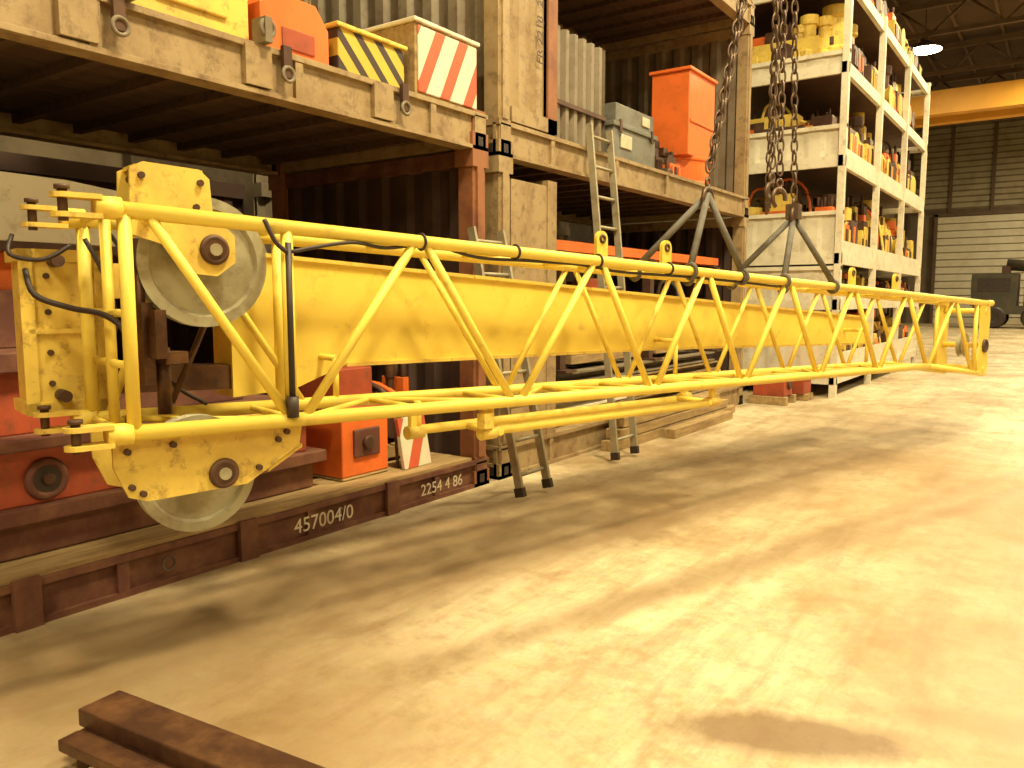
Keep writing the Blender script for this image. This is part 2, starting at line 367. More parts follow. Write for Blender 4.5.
def hub(s, t, z):
    b.torus(BP(s, t, z), NN, 0.05, 0.014, DARK, 24, 8); b.tube(BP(s, t+0.01, z), BP(s, t-0.012, z), 0.043, RUST, 20)
    b.tube(BP(s, t+0.0, z), BP(s, t-0.02, z), 0.026, GREY, 12)
sheave(0.45, 0.27, 1.66, 0.275)
for tt in (0.18, 0.34):
    pts = [(0.15, 2.02), (0.20, 2.045), (0.42, 2.035), (0.46, 2.0), (0.47, 1.86), (0.56, 1.77), (0.56, 1.66), (0.48, 1.60), (0.37, 1.61), (0.28, 1.72), (0.14, 1.76)]
    b.ext([BP(s, tt, z) for s, z in pts], NN*0.018, YELD)
b.ext([BP(0.17, 0.2, 2.02), BP(0.44, 0.2, 2.02), BP(0.44, 0.2, 2.035), BP(0.17, 0.2, 2.035)], NN*0.14, YELD)
hub(0.47, 0.175, 1.71)
for s, z in ((0.19, 1.99), (0.42, 1.98), (0.19, 1.86), (0.40, 1.88)):
    b.tube(BP(s, 0.165, z), BP(s, 0.37, z), 0.014, DARK, 8)
b.tube(BP(0.2, 0, 1.82), BP(0.2, W(0.2), 1.82), 0.022, YEL)
sheave(0.37, 0.22, 0.765, 0.25)
for tt in (0.04, 0.34):
    pts = [(0.0, 0.98), (0.0, 0.86), (0.05, 0.74), (0.12, 0.715), (0.52, 0.725), (0.60, 0.77), (0.76, 0.86), (0.78, 0.97)]
    b.ext([BP(s, tt, z) for s, z in pts], NN*0.018, YELD)
b.ext([BP(0.62, 0.05, 0.76), BP(0.78, 0.05, 0.85), BP(0.78, 0.05, 0.865), BP(0.62, 0.05, 0.775)], NN*0.29, YELD)
hub(0.42, 0.035, 0.785)
for s, z in ((0.06, 0.78), (0.1, 0.75), (0.66, 0.90), (0.57, 0.79), (0.70, 0.93), (0.05, 0.92), (0.22, 0.93)):
    b.tube(BP(s, 0.02, z), BP(s, 0.05, z), 0.013, DARK, 8)
b.obx(BP(0.2, 0.3, 1.32), (0.10, 0.05, 0.34), RUST); b.tube(BP(0.2, 0.3, 1.15), BP(0.2, 0.3, 1.75), 0.02, RUST)
b.obx(BP(0.24, 0.22, 1.36), (0.05, 0.05, 0.2), RUST)
b.tube(BP(0.28, 0.3, 1.02), BP(0.28, 0.3, 1.30), 0.03, RUST, 12); b.obx(BP(0.30, 0.28, 1.26), (0.12, 0.10, 0.05), RUST)
b.tube(BP(0.34, 0.40, 1.05), BP(0.60, 0.42, 1.60), 0.014, RUST, 8)
for z in (1.25, 1.45): b.tube(BP(0.07, 0.0, z), BP(0.07, W(0), z), 0.016, YEL)
b.tube(BP(0.07, 0.26, zt(0)), BP(0.07, 0.26, zb(0)), 0.022, YEL)
for t, s0, s1 in ((0.03, 1.83, 3.86), (0.30, 1.55, 3.90)):
    b.tube(BP(s0, t, 0.81), BP(s1, t, 0.79), 0.026, YEL, 14)
    for s in (s0, s1):
        b.tube(BP(s-0.05, t, 0.80), BP(s+0.05, t, 0.80), 0.036, YELD, 14)
        b.obx(BP(s, t, 0.86), (0.025, 0.08, 0.14), YEL)
    b.tube(BP(s0+0.02, t, 0.8), BP(s0+0.02, t, zb(s0)), 0.02, YEL, 8); b.tube(BP(s1-0.02, t, 0.8), BP(s1-0.02, t, zb(s1)), 0.02, YEL, 8)
for s in (1.9, 3.8): b.tube(BP(s, 0, 0.8), BP(s, 0.32, 0.8), 0.02, YEL, 10)
b.obx(BP(1.80, 0.01, 0.87), (0.05, 0.08, 0.08), YELD)
for tt in (-0.02, W(LT)+0.01):
    pts = [(8.68, zt(8.7)+0.03), (8.95, zt(8.9)+0.03), (8.99, 1.30), (8.95, 1.0), (8.99, 0.80), (8.95, 0.67), (8.72, 0.68), (8.66, 0.85), (8.72, 1.05), (8.70, 1.3)]
    b.ext([BP(s, tt, z) for s, z in pts], NN*0.014, YEL)
for z in (1.0, 1.38, 0.75): b.tube(BP(8.85, -0.03, z), BP(8.85, W(LT)+0.03, z), 0.03, YEL)
b.torus(BP(8.85, -0.03, 1.0), NN, 0.06, 0.016, DARK); b.tube(BP(8.85, -0.02, 1.0), BP(8.85, -0.035, 1.0), 0.055, BLK, 20)
b.lathe(BP(8.85, 0.2, 1.0), NN, [(0.03, -0.03), (0.13, -0.03), (0.10, 0), (0.13, 0.03), (0.03, 0.03)], GREY, 32)
b.tube(BP(8.9, 0, zt(8.9)), BP(9.05, 0, zt(8.9)), 0.035, YEL)
for s in (2.95, 3.6, 6.3, 7.2):
    b.tube(BP(s, 0, zt(s)), BP(s, W(s), zt(s)), 0.02, YEL)
    pts = [BP(s-0.05, 0.25, zt(s)-0.01)]+[BP(s+0.05*math.cos(a), 0.25, zt(s)+0.17+0.05*math.sin(a)) for a in [math.pi*(1-k/8) for k in range(9)]]+[BP(s+0.05, 0.25, zt(s)-0.01)]
    b.ext(pts, NN*0.025, YEL); b.torus(BP(s, 0.25, zt(s)+0.17), NN, 0.02, 0.01, DARK)
b.path([BP(-0.17, 0.50, 1.62), BP(-0.16, 0.40, 1.52), BP(-0.06, 0.30, 1.47), BP(0.03, 0.15, 1.44), BP(0.08, 0.06, 1.36), BP(0.09, 0.05, 1.2), BP(0.06, 0.05, 1.02)], 0.012, BLK)
b.path([BP(-0.2, 0.55, 1.76), BP(-0.22, 0.50, 1.68), BP(-0.12, 0.42, 1.66), BP(-0.02, 0.42, 1.72)], 0.009, BLK)
b.path([BP(0.04, 0.45, 1.75), BP(0.10, 0.42, 1.60), BP(0.13, 0.40, 1.42), BP(0.10, 0.42, 1.25), BP(0.12, 0.40, 1.05)], 0.010, BLK)
b.path([BP(0.12, 0.45, 1.80), BP(0.22, 0.44, 1.62), BP(0.24, 0.42, 1.40), BP(0.34, 0.42, 1.15), BP(0.5, 0.42, 1.03)], 0.009, BLK)
b.tube(BP(0.70, -0.035, 1.74), BP(0.70, -0.035, 1.06), 0.013, BLK); b.tube(BP(0.70, -0.035, 1.09), BP(0.70, -0.035, 1.0), 0.026, BLK)
b.path([BP(0.6, -0.03, 1.83), BP(0.64, -0.045, 1.74), BP(0.69, -0.04, 1.70)], 0.01, BLK)
b.path([BP(0.70, -0.035, 1.70), BP(1.0, -0.02, 1.755), BP(1.2, 0.0, 1.74), BP(1.45, 0.0, 1.765), BP(1.75, 0.0, 1.715), BP(2.1, 0, 1.71), BP(2.5, 0, 1.70), BP(2.8, 0, 1.67), BP(3.1, 0, 1.66), BP(3.5, 0, 1.65), BP(4.0, 0, 1.63), BP(4.6, 0, 1.60)], 0.0085, BLK)
for s in (1.4, 2.0, 2.64, 3.3, 4.1): b.torus(BP(s, 0, zt(s)), D, RC+0.006, 0.007, BLK, 16, 6)
boom = b.done()

b = B('box_section_jib', [YEL])
pts = [(0.72, 1.735), (7.4, 1.325), (7.55, 1.25), (7.55, 1.12), (7.45, 1.05), (4.0, 1.13), (1.35, 1.15), (1.05, 1.04), (0.72, 1.02)]
b.ext([BP(s, 0.66, z) for s, z in pts], NN*0.24, YEL)
for (s0, z0), (s1, z1) in (((0.72, 1.735), (7.4, 1.325)), ((1.35, 1.15), (4.0, 1.13)), ((4.0, 1.13), (7.45, 1.05))):
    b.ext([BP(s0, 0.645, z0-0.010), BP(s1, 0.645, z1-0.010), BP(s1, 0.645, z1+0.010), BP(s0, 0.645, z0+0.010)], NN*0.27, YELD)
b.ext([BP(-0.16, 0.60, 1.04), BP(0.12, 0.60, 1.04), BP(0.12, 0.60, 1.70), BP(-0.16, 0.60, 1.70)], NN*0.26, YELD)
b.ext([BP(-0.18, 0.585, 1.66), BP(0.14, 0.585, 1.66), BP(0.14, 0.585, 1.71), BP(-0.18, 0.585, 1.71)], NN*0.29, YELD)
b.ext([BP(-0.18, 0.585, 1.02), BP(0.14, 0.585, 1.02), BP(0.14, 0.585, 1.07), BP(-0.18, 0.585, 1.07)], NN*0.29, YELD)
b.ext([BP(-0.18, 0.585, 1.02), BP(-0.13, 0.585, 1.02), BP(-0.13, 0.585, 1.71), BP(-0.18, 0.585, 1.71)], NN*0.02, YELD)
b.ext([BP(0.10, 0.585, 1.02), BP(0.14, 0.585, 1.02), BP(0.14, 0.585, 1.71), BP(0.10, 0.585, 1.71)], NN*0.02, YELD)
b.ext([BP(-0.16, 0.585, 1.36), BP(0.12, 0.585, 1.36), BP(0.12, 0.585, 1.38), BP(-0.16, 0.585, 1.38)], NN*0.02, YELD)
for z in (1.15, 1.28, 1.45, 1.6):
    for s in (-0.08, 0.07): b.tube(BP(s, 0.61, z), BP(s, 0.585, z), 0.013, DARK, 8)
b.ext([BP(0.12, 0.68, 1.5), BP(0.75, 0.68, 1.55), BP(0.75, 0.68, 1.68), BP(0.12, 0.68, 1.66)], NN*0.15, YELD)
b.ext([BP(0.12, 0.68, 1.08), BP(0.75, 0.68, 1.06), BP(0.75, 0.68, 1.18), BP(0.12, 0.68, 1.2)], NN*0.15, RUST)
for z in (1.66, 1.1):
    b.tube(BP(-0.05, 0.62, z), BP(-0.05, 0.50, z), 0.025, DARK)
for s in (1.2, 4.0, 7.0):
    b.tube(BP(s, 0.70, 1.2), BP(s, W(s)-0.01, 1.2), 0.016, YEL); b.tube(BP(s, W(s), 1.2), BP(s, W(s), zb(s)), 0.016, YEL)
b.done(parent=boom)

# ------------------------------------------------------------------ chains, slings
def chain(b, p, q, link=0.085, w=0.026, r=0.0085):
    p = Vector(p); q = Vector(q); d = q-p; n = max(2, int(d.length/link)); d.normalize(); a = d.orthogonal().normalized(); c_ = d.cross(a)
    for i in range(n):
        o = p+(q-p)*((i+0.5)/n); ax = a if i % 2 else c_
        b.torus(o, ax, w, r, CHN, 12, 6, ref=d, sx=2.15)
def hook(b, p, ax, sz=0.07):
    p = Vector(p)
    b.torus(p, ax, sz*0.45, sz*0.16, CHN, 16, 8)
    b.torus(p-UP*sz*1.55, ax, sz, sz*0.24, CHN, 18, 8, a0=math.radians(-60), a1=math.radians(190), ref=(UP.cross(Vector(ax))))
    b.tube(p-UP*sz*0.4, p-UP*sz*0.9, sz*0.25, CHN)
CH = BP(5.0, 0.25, 5.8)
b = B('chain_sling', [CHN])
A1 = BP(3.98, 0.2, 2.30); A2 = BP(5.14, 0.2, 2.22)
chain(b, A1+UP*0.1, CH); chain(b, A1+UP*0.12+D*0.03, CH+D*0.05)
chain(b, A2+UP*0.1, CH)
chain(b, BP(4.78, 0.12, 2.45), CH-D*0.06); chain(b, BP(4.92, 0.3, 2.4), CH+NN*0.06); chain(b, BP(4.72, 0.15, 2.5), CH-D*0.1+NN*0.04)
for p in (A1+UP*0.02, A2+UP*0.05, BP(4.78, 0.12, 2.38), BP(4.92, 0.3, 2.35), BP(4.72, 0.15, 2.42)):
    hook(b, p, NN if p is A1 else (NN+D*random.uniform(-0.5, 0.5)).normalized(), 0.07)
b.obx(A2-UP*0.02, (0.1, 0.1, 0.12), CHN)
b.torus(CH+UP*0.08, NN, 0.13, 0.022, CHN)
for A, l in ((A1, (3.53, 4.13)), (A2, (4.69, 5.44))):
    for s in l:
        for t in (0, W(s)):
            b.tube(A-UP*0.06, BP(s, t, zt(s)+0.03), 0.024, SLG, 8)
            b.torus(BP(s, t, zt(s)), D, RC+0.016, 0.014, SLG, 16, 6)
b.done()
b = B('crane_hook_block', [CRN])
b.torus(CH+UP*0.26, D, 0.11, 0.032, DARK, 20, 8)
b.obx(CH+UP*0.62, (0.34, 0.2, 0.5), CRN)
for dx in (-0.1, 0.1): b.tube(CH+D*dx+UP*0.85, (CH.x+D.x*dx, CH.y+D.y*dx, 10.7), 0.012, DARK, 6)
b.bx(CH.x-0.5, CH.x+0.5, CH.y-0.5, CH.y+0.5, 10.6, 11.09, CRN)
b.bx(CH.x-0.1, CH.x+0.1, CH.y-0.1, CH.y+0.1, 11.09, ZC-0.17, STL)
b.done()

# ------------------------------------------------------------------ flat racks
def flatrack(name, xf, y0, y1, z0, depth=2.44, side=SIL, postm=POST, sillh=0.28, height=2.36, post=True, plank=WOODD, endm=None):
    b = B(name, [side]); xb = xf-depth; h = sillh; endm = endm or side
    for xa, sg in ((xf, -1), (xb, 1)):
        xs = sorted((xa+sg*0.03, xa+sg*0.06)); b.bx(xs[0], xs[1], y0, y1, z0+0.02, z0+h-0.02, side)
        xs = sorted((xa, xa+sg*0.14)); b.bx(xs[0], xs[1], y0, y1, z0, z0+0.03, side); b.bx(xs[0], xs[1], y0, y1, z0+h-0.035, z0+h, side)
        y = y0+0.8
        while y < y1-0.5:
            xs = sorted((xa+sg*0.005, xa+sg*0.03)); b.bx(xs[0], xs[1], y, y+0.06, z0+0.03, z0+h-0.035, side); y += 1.22
    y = y0+0.1
    while y < y1-0.1:
        b.bx(xb+0.14, xf-0.14, y, y+0.06, z0+0.07, z0+0.16, WOODD); y += 0.42
    n = int((depth-0.3)/0.2)
    for i in range(n):
        xa = xb+0.15+i*(depth-0.3)/n; b.bx(xa, xa+(depth-0.3)/n-0.008, y0+0.1, y1-0.1, z0+h-0.15, z0+h-0.01, plank)
    for ya in (y0, y1-0.2):
        b.bx(xb, xf, ya+0.03, ya+0.17, z0+0.02, z0+h-0.02, side)
        for xa in (xf-0.18, xb):
            b.bx(xa, xa+0.18, ya, ya+0.2, z0-0.0, z0+0.13, postm)
            b.bx(xa+0.01, xa+0.17, ya+0.02, ya+0.18, z0+0.13, z0+h+0.02, postm)
            b.bx(xa+0.178, xa+0.182, ya+0.07, ya+0.13, z0+0.03, z0+0.10, BLK); b.bx(xa+0.06, xa+0.12, ya-0.002, ya+0.002, z0+0.03, z0+0.10, BLK)
            if post:
                b.bx(xa+0.02, xa+0.16, ya+0.02, ya+0.18, z0+h+0.02, z0+height-0.12, postm)
                b.bx(xa, xa+0.18, ya, ya+0.2, z0+height-0.13, z0+height, postm)
                b.bx(xa, xa+0.18, ya+0.06, ya+0.14, z0+h+0.02, z0+height-0.13, postm)
        if post:
            b.corr((xb+0.18, ya+0.08, 0), (1, 0, 0), (0, 1, 0), depth-0.38, z0+h, z0+height-0.1, endm, 0.28, 0.05)
            b.bx(xb+0.18, xf-0.18, ya+0.05, ya+0.15, z0+height-0.12, z0+height, side)
    return b
b = flatrack('flat_rack', -3.84, -1.2, 5.16, 0.0, side=MAR, sillh=0.22, height=2.66, plank=WOOD, endm=CNT)
for i, y in enumerate((-0.9, 0.35, 1.55, 2.75, 3.95)):
    b.bx(-3.85, -3.82, y, y+0.12, 0.0, 0.235, MAR)
b.bx(-4.3, -3.86, -1.0, 4.95, 0.222, 0.245, WOOD)
for y in (0.9, 2.3, 3.5):
    b.torus((-3.82, y, 0.12), (1, 0, 0), 0.035, 0.008, DARK, 16, 6)
rack1 = b.done(0.004)
text('2254 4 86', (-3.808, 4.28, 0.075), 0.12, rack1, LBL)
text('457004/0', (-3.808, 3.12, 0.075), 0.13, rack1, LBL)
b = flatrack('flat_rack', -3.84, -1.2, 5.16, 2.66, post=False)
for y in (2.9, 1.9, 3.9):
    b.bx(-3.87, -3.83, y, y+0.18, 2.70, 2.92, SIL); b.bx(-3.83, -3.80, y+0.24, y+0.3, 2.78, 2.96, DARK)
    b.torus((-3.80, y+0.27, 2.80), (1, 0, 0), 0.04, 0.011, GRC, 20, 8)
for y in (2.2, 3.0):
    b.bx(-3.9, -3.78, y, y+0.05, 2.94, 3.08, GRC); b.torus((-3.8, y+0.03, 3.02), (1, 0, 0), 0.045, 0.014, GRC)
b.done(0.004)

b = flatrack('flat_rack', -3.84, 5.3, 11.35, 0.0, side=SIL, postm=SIL, height=2.66, endm=CNT)
b.bx(-3.90, -3.86, 5.5, 6.05, 0.28, 2.5, SIL); b.bx(-3.98, -3.85, 6.05, 6.2, 0.28, 2.55, SIL)
b.done(0.004)
b = flatrack('flat_rack', -3.84, 5.3, 11.35, 2.66, side=SIL, postm=SIL, height=2.60, endm=GRC)
b.corr((-3.90, 5.5, 0), (0, 1, 0), (1, 0, 0), 0.55, 2.96, 5.14, SIL, 0.26, 0.03); b.bx(-3.98, -3.85, 6.05, 6.2, 2.96, 5.16, POST)
for z in (2.96, 5.02): b.bx(-3.96, -3.85, 5.5, 6.2, z, z+0.12, SIL)
r2 = b.done(0.004)
text('FR 2218  20FT', (-3.846, 5.95, 3.5), 0.12, r2, DARK, (90, -90, 90))
b = flatrack('flat_rack', -3.84, 5.3, 11.35, 5.26, side=SIL, postm=SIL, height=2.60, endm=GRC)
b.done(0.004)
b = B('shipping_container', [GRC])
b.corr((-6.9, 5.3, 0), (0, 1, 0), (1, 0, 0), 6.1, 0.1, 5.2, GRC, 0.27, 0.05)
b.bx(-9.2, -6.95, 5.3, 11.4, 0, 5.2, GRC)
for z in (0, 2.55, 5.08): b.bx(-6.95, -6.82, 5.3, 11.4, z, z+0.14, GRC)
b.done()
b = B('shipping_container', [CNT])
b.corr((-6.9, -1.2, 0), (0, 1, 0), (1, 0, 0), 6.3, 0.1, 2.6, CNT, 0.27, 0.05)
b.bx(-9.2, -6.95, -1.2, 5.1, 0, 2.6, CNT)
for z in (0, 2.5): b.bx(-6.95, -6.82, -1.2, 5.1, z, z+0.14, CNT)
b.done()

# ------------------------------------------------------------------ cargo, lower left bay
b = B('crane_counterweight', [RED])
b.bx(-5.9, -4.12, -0.9, 3.55, 0.25, 0.42, MAR)
b.bx(-5.9, -4.06, -0.9, 3.62, 0.42, 0.50, MAR)
b.bx(-5.9, -4.12, -0.9, 3.50, 0.50, 0.78, RED)
b.bx(-5.9, -4.04, -0.9, 3.55, 0.78, 0.84, MAR)
for y in (-0.2, 1.0, 2.25, 3.2):
    b.bx(-4.12, -4.05, y, y+0.06, 0.50, 0.78, MAR)
for y in (0.6, 1.85, 2.75):
    b.torus((-4.11, y, 0.62), (1, 0, 0), 0.085, 0.022, MAR, 24, 8); b.tube((-4.12, y, 0.62), (-4.10, y, 0.62), 0.08, BLK, 24); b.tube((-4.12, y, 0.62), (-4.07, y, 0.62), 0.03, RUST)
b.bx(-5.7, -4.2, -0.8, 2.1, 0.84, 1.22, RED); b.bx(-5.7, -4.14, -0.8, 2.15, 1.15, 1.25, MAR)
b.bx(-5.6, -4.5, 2.3, 3.3, 0.84, 1.0, MAR)
for y in (0.2, 1.3): b.bx(-4.2, -4.13, y, y+0.3, 0.92, 1.10, ORG)
b.done(0.008)
b = B('steel_girder', [GRC])
b.bx(-5.7, -4.5, -0.7, 2.05, 1.252, 1.55, MAR); b.bx(-5.5, -4.6, -0.5, 2.05, 1.55, 1.75, ORG)
b.bx(-5.4, -4.45, -0.6, 3.3, 1.75, 1.80, DARK)
b.ext([(-4.45, 0.9, 1.80), (-4.45, 3.5, 1.80), (-4.45, 3.4, 2.02), (-4.45, 2.2, 2.14), (-4.45, 0.9, 2.16)], (-0.5, 0, 0), WHT)
b.done(0.006)
b = B('orange_hydraulic_unit', [ORG])
b.bx(-4.6, -4.05, 3.75, 4.2, 0.27, 0.72, ORG); b.bx(-4.62, -4.03, 3.73, 4.22, 0.72, 0.76, RED)
b.bx(-4.55, -4.15, 3.8, 4.15, 0.76, 1.02, RED); b.tube((-4.3, 3.9, 1.02), (-4.3, 3.9, 1.15), 0.06, DARK)
b.bx(-4.06, -4.03, 3.85, 4.1, 0.4, 0.6, MAR); b.tube((-4.05, 3.97, 0.5), (-4.0, 3.97, 0.5), 0.05, DARK)
b.bx(-4.6, -4.05, 3.75, 4.2, 0.246, 0.27, WOOD)
b.done(0.01)
b = B('warning_board', [WRR])
b.ext([(-3.98, 4.3, 0.25), (-3.98, 4.60, 0.25), (-4.05, 4.60, 0.62), (-4.05, 4.3, 0.62)], (-0.03, 0, 0), WRR)
b.tube((-4.07, 4.32, 0.25), (-4.1, 4.32, 0.64), 0.012, DARK, 8); b.tube((-4.07, 4.55, 0.25), (-4.1, 4.55, 0.64), 0.012, DARK, 8)
b.done()

def machinery(name, x0, x1, y0, y1, z0, zmax, seed, cols, n=14, pallet=True):
    rnd = random.Random(seed); b = B(name, [cols[0]]); zb0 = z0
    if pallet:
        k = int((y1-y0)/0.16)
        for i in range(k): b.bx(x0, x1, y0+i*0.16, y0+i*0.16+0.12, z0+0.09, z0+0.11, WOOD)
        for xx in (x0, (x0+x1)/2-0.05, x1-0.1): b.bx(xx, xx+0.1, y0, y1-0.04, z0, z0+0.09, WOOD)
        zb0 = z0+0.11
    for i in range(n):
        w = rnd.uniform(0.15, 0.45)*(x1-x0); l = rnd.uniform(0.12, 0.35)*(y1-y0); h = rnd.uniform(0.45, 1.0)*(zmax-zb0)
        cx = rnd.uniform(x0+w/2, x1-w/2); cy = rnd.uniform(y0+l/2, y1-l/2); m = rnd.choice(cols); q = rnd.random()
        if i < n*0.4: cx = x1-w/2-rnd.uniform(0, 0.06)
        elif i < n*0.7: cy = y0+l/2+rnd.uniform(0, 0.05)
        if q < 0.4:
            b.bx(cx-w/2, cx+w/2, cy-l/2, cy+l/2, zb0, zb0+h*0.55, m); b.bx(cx-w/3, cx+w/3, cy-l/3, cy+l/3, zb0+h*0.55, zb0+h*0.8, rnd.choice(cols))
            for j in range(3):
                b.tube((cx-w/4+j*w/4, cy, zb0+h*0.8), (cx-w/4+j*w/4, cy, zb0+h), 0.025, DARK, 8)
            for j in range(3):
                b.bx(cx+w/2, cx+w/2+0.02, cy-l/2+j*l/3+0.02, cy-l/2+(j+1)*l/3-0.02, zb0+h*0.1, zb0+h*0.45, rnd.choice(cols))
            b.tube((cx, cy-l/2, zb0+h*0.3), (cx, cy-l/2-0.03, zb0+h*0.3), min(w, h)*0.2, DARK, 12)
        elif q < 0.6:
            r = min(w, l)/2; b.lathe((cx, cy, zb0), UP, [(r, 0), (r, h*0.3), (r*0.7, h*0.35), (r*0.7, h*0.8), (r*0.9, h*0.82), (r*0.9, h)], m, 16)
        elif q < 0.85:
            r = min(h*0.45, 0.26, (y1-y0)*0.3); cy = min(max(cy, y0+r), y1-r)
            b.lathe((cx-w/2, cy, zb0+r), (1, 0, 0), [(r*0.5, 0), (r, 0.02), (r, w*0.3), (r*0.6, w*0.4), (r*0.6, w*0.9), (r*0.8, w)], m, 16)
            b.obx((cx, cy, zb0+r*2), (w*0.5, l*0.5, r*0.6), rnd.choice(cols))
        else:
            b.path([(cx-w/2, cy, zb0+0.03), (cx-w/3, cy, zb0+h), (cx+w/4, cy+l/3, zb0+h*0.9), (cx+w/2, cy, zb0+0.03)], 0.025, m)
    return b.done(0.006)
machinery('engine_parts_pallet', -5.9, -4.3, 4.36, 4.92, 0.27, 1.0, 3, [DARK, ORG, RUST, MAR])
ZD = 2.945
b = B('yellow_ballast_box', [YELD])
b.bx(-4.7, -3.95, 2.30, 3.02, ZD, 3.30, YELD); b.bx(-4.72, -3.93, 2.28, 3.04, 3.30, 3.34, YELD)
b.bx(-3.95, -3.93, 2.45, 2.87, 3.05, 3.2, YELD); b.tube((-3.94, 2.5, 3.38), (-3.94, 2.8, 3.38), 0.015, DARK)
for y in (2.5, 2.8): b.tube((-3.94, y, 3.33), (-3.94, y, 3.38), 0.015, DARK)
b.done(0.01)
b = B('yellow_ballast_box', [YELD])
b.bx(-4.7, -3.98, 0.9, 2.2, ZD, 3.35, YELD); b.bx(-4.72, -3.96, 0.88, 2.22, 3.35, 3.4, DARK)
b.done(0.01)
b = B('orange_fuel_tank', [ORG])
b.ext([(-3.95, 3.10, ZD), (-3.95, 3.62, ZD), (-3.95, 3.62, 3.18), (-3.95, 3.52, 3.31), (-3.95, 3.18, 3.31), (-3.95, 3.10, 3.22)], (-0.6, 0, 0), ORG)
b.tube((-4.2, 3.35, 3.31), (-4.2, 3.35, 3.37), 0.07, DARK); b.torus((-4.25, 3.4, 3.40), (1, 0, 0), 0.08, 0.015, DARK)
b.bx(-3.95, -3.94, 3.25, 3.5, 3.0, 3.12, RED)
b.done(0.02)
b = B('hazard_striped_block', [WRN])
b.bx(-4.45, -3.95, 3.70, 4.32, ZD, 3.24, WRN); b.bx(-4.47, -3.93, 3.68, 4.34, 3.24, 3.27, YELD)
b.torus((-4.2, 4.0, 3.29), (0, 1, 0), 0.05, 0.012, DARK)
b.done(0.008)
b = B('striped_counterweight_box', [WHT])
b.bx(-4.45, -3.92, 4.40, 5.12, 2.963, 3.46, WOOD); b.bx(-3.92, -3.905, 4.42, 5.10, 2.98, 3.44, WRR)
b.bx(-4.47, -3.90, 4.38, 5.14, 3.46, 3.49, WHT); b.bx(-4.4, -4.1, 4.6, 4.9, 3.49, 3.53, WOOD)
b.tube((-4.2, 4.40, 3.22), (-4.2, 4.375, 3.22), 0.05, DARK)
b.done(0.01)
machinery('machine_parts_heap', -6.1, -4.9, 1.0, 4.9, ZD, 4.1, 21, [DARK, RUST, YELD, MAR], 20, False)

# ------------------------------------------------------------------ cargo, second bay
b = B('toolbox', [TBX])
b.bx(-4.45, -3.95, 7.45, 8.45, ZD, 3.28, TBX); b.bx(-4.47, -3.93, 7.43, 8.47, 3.28, 3.33, TBX); b.bx(-4.45, -3.95, 7.5, 8.4, 3.33, 3.52, TBX)
b.bx(-3.95, -3.935, 7.6, 7.85, 3.08, 3.22, LBL); b.bx(-3.95, -3.935, 8.1, 8.28, 3.38, 3.48, LBL)
for y in (7.55, 8.3): b.bx(-3.94, -3.92, y, y+0.05, 3.22, 3.36, DARK)
b.done(0.012)
b = B('orange_storage_tank', [ORG])
b.lathe((-4.35, 9.95, ZD), UP, [(0.44, 0), (0.44, 0.04), (0.42, 0.05), (0.42, 0.30), (0.44, 0.31), (0.44, 0.35)], ORG, 40)
b.bx(-4.50, -4.0, 9.50, 10.35, ZD+0.35, ZD+1.36, ORG)
b.bx(-4.53, -3.97, 9.47, 10.38, ZD+1.36, ZD+1.40, ORG)
b.bx(-4.0, -3.985, 9.54, 10.31, ZD+0.75, ZD+0.79, ORG)
b.tube((-4.3, 9.95, ZD+1.40), (-4.3, 9.95, ZD+1.46), 0.1, DARK, 20)
b.done(0.01)
b = B('corrugated_sheet_stack', [GRC])
for k in range(3):
    b.corr((-4.05-k*0.08, 6.35, 0), (0, 1, 0), (1, 0, 0), 1.0, ZD, 4.0-k*0.1, TBX if k else GRC, 0.16, 0.05)
b.bx(-4.25, -4.0, 6.35, 7.35, ZD, ZD+0.04, DARK); b.bx(-4.25, -3.98, 6.35, 7.35, 3.3, 3.34, DARK)
b.done()
machinery('machine_parts_heap', -4.85, -4.0, 8.55, 9.38, ZD, 3.35, 5, [DARK, RUST, ORG, TBX], 12, False)
machinery('machine_parts_heap', -6.0, -4.95, 7.3, 9.4, ZD, 3.9, 9, [DARK, RUST, TBX], 14, False)
b = B('steel_profile_stack', [WHT])
for k, (z, m) in enumerate(((0.29, SIL), (0.42, WHT), (0.55, SIL), (0.68, GRC))):
    for j in range(4):
        x = -3.98-j*0.42
        b.bx(x-0.36, x, 6.4+0.1*k, 10.9-0.12*k, z, z+0.02, m); b.bx(x-0.2, x-0.16, 6.4+0.1*k, 10.9-0.12*k, z, z+0.115, m); b.bx(x-0.36, x, 6.4+0.1*k, 10.9-0.12*k, z+0.095, z+0.115, m)
b.done()
b = B('orange_lifting_beam', [ORG])
b.bx(-4.3, -4.1, 6.4, 10.9, 1.98, 2.08, ORG); b.bx(-4.9, -4.7, 6.4, 10.9, 1.95, 2.10, RED)
for y in (6.6, 8.6, 10.6):
    b.bx(-5.0, -4.0, y, y+0.1, 1.85, 1.95, DARK)
    for x in (-4.95, -4.15): b.bx(x, x+0.1, y, y+0.1, 0.8, 1.98, DARK)
    b.bx(-5.1, -3.95, y-0.05, y+0.15, 0.795, 0.82, DARK)
b.done()
machinery('engine_parts_pallet', -5.9, -4.1, 6.9, 8.4, 0.85, 1.75, 12, [DARK, RED, RUST, TBX])
machinery('engine_parts_pallet', -5.9, -4.1, 8.9, 10.5, 0.85, 1.75, 13, [DARK, YELD, RUST, TBX])
machinery('machine_parts_heap', -6.0, -4.0, 6.6, 10.9, 5.55, 6.4, 19, [DARK, ORG, RUST, YELD], 16, False)
b = B('timber_bearer_stack', [WOOD])
for k in range(3):
    b.bx(-3.78, -3.62, 6.95+0.1*k, 10.4-0.3*k, 0.0+0.11*k, 0.10+0.11*k, WOOD)
b.bx(-3.58, -3.44, 8.0, 9.8, 0, 0.1, WOOD)
b.done(0.006)
b = B('red_steel_block', [RED])
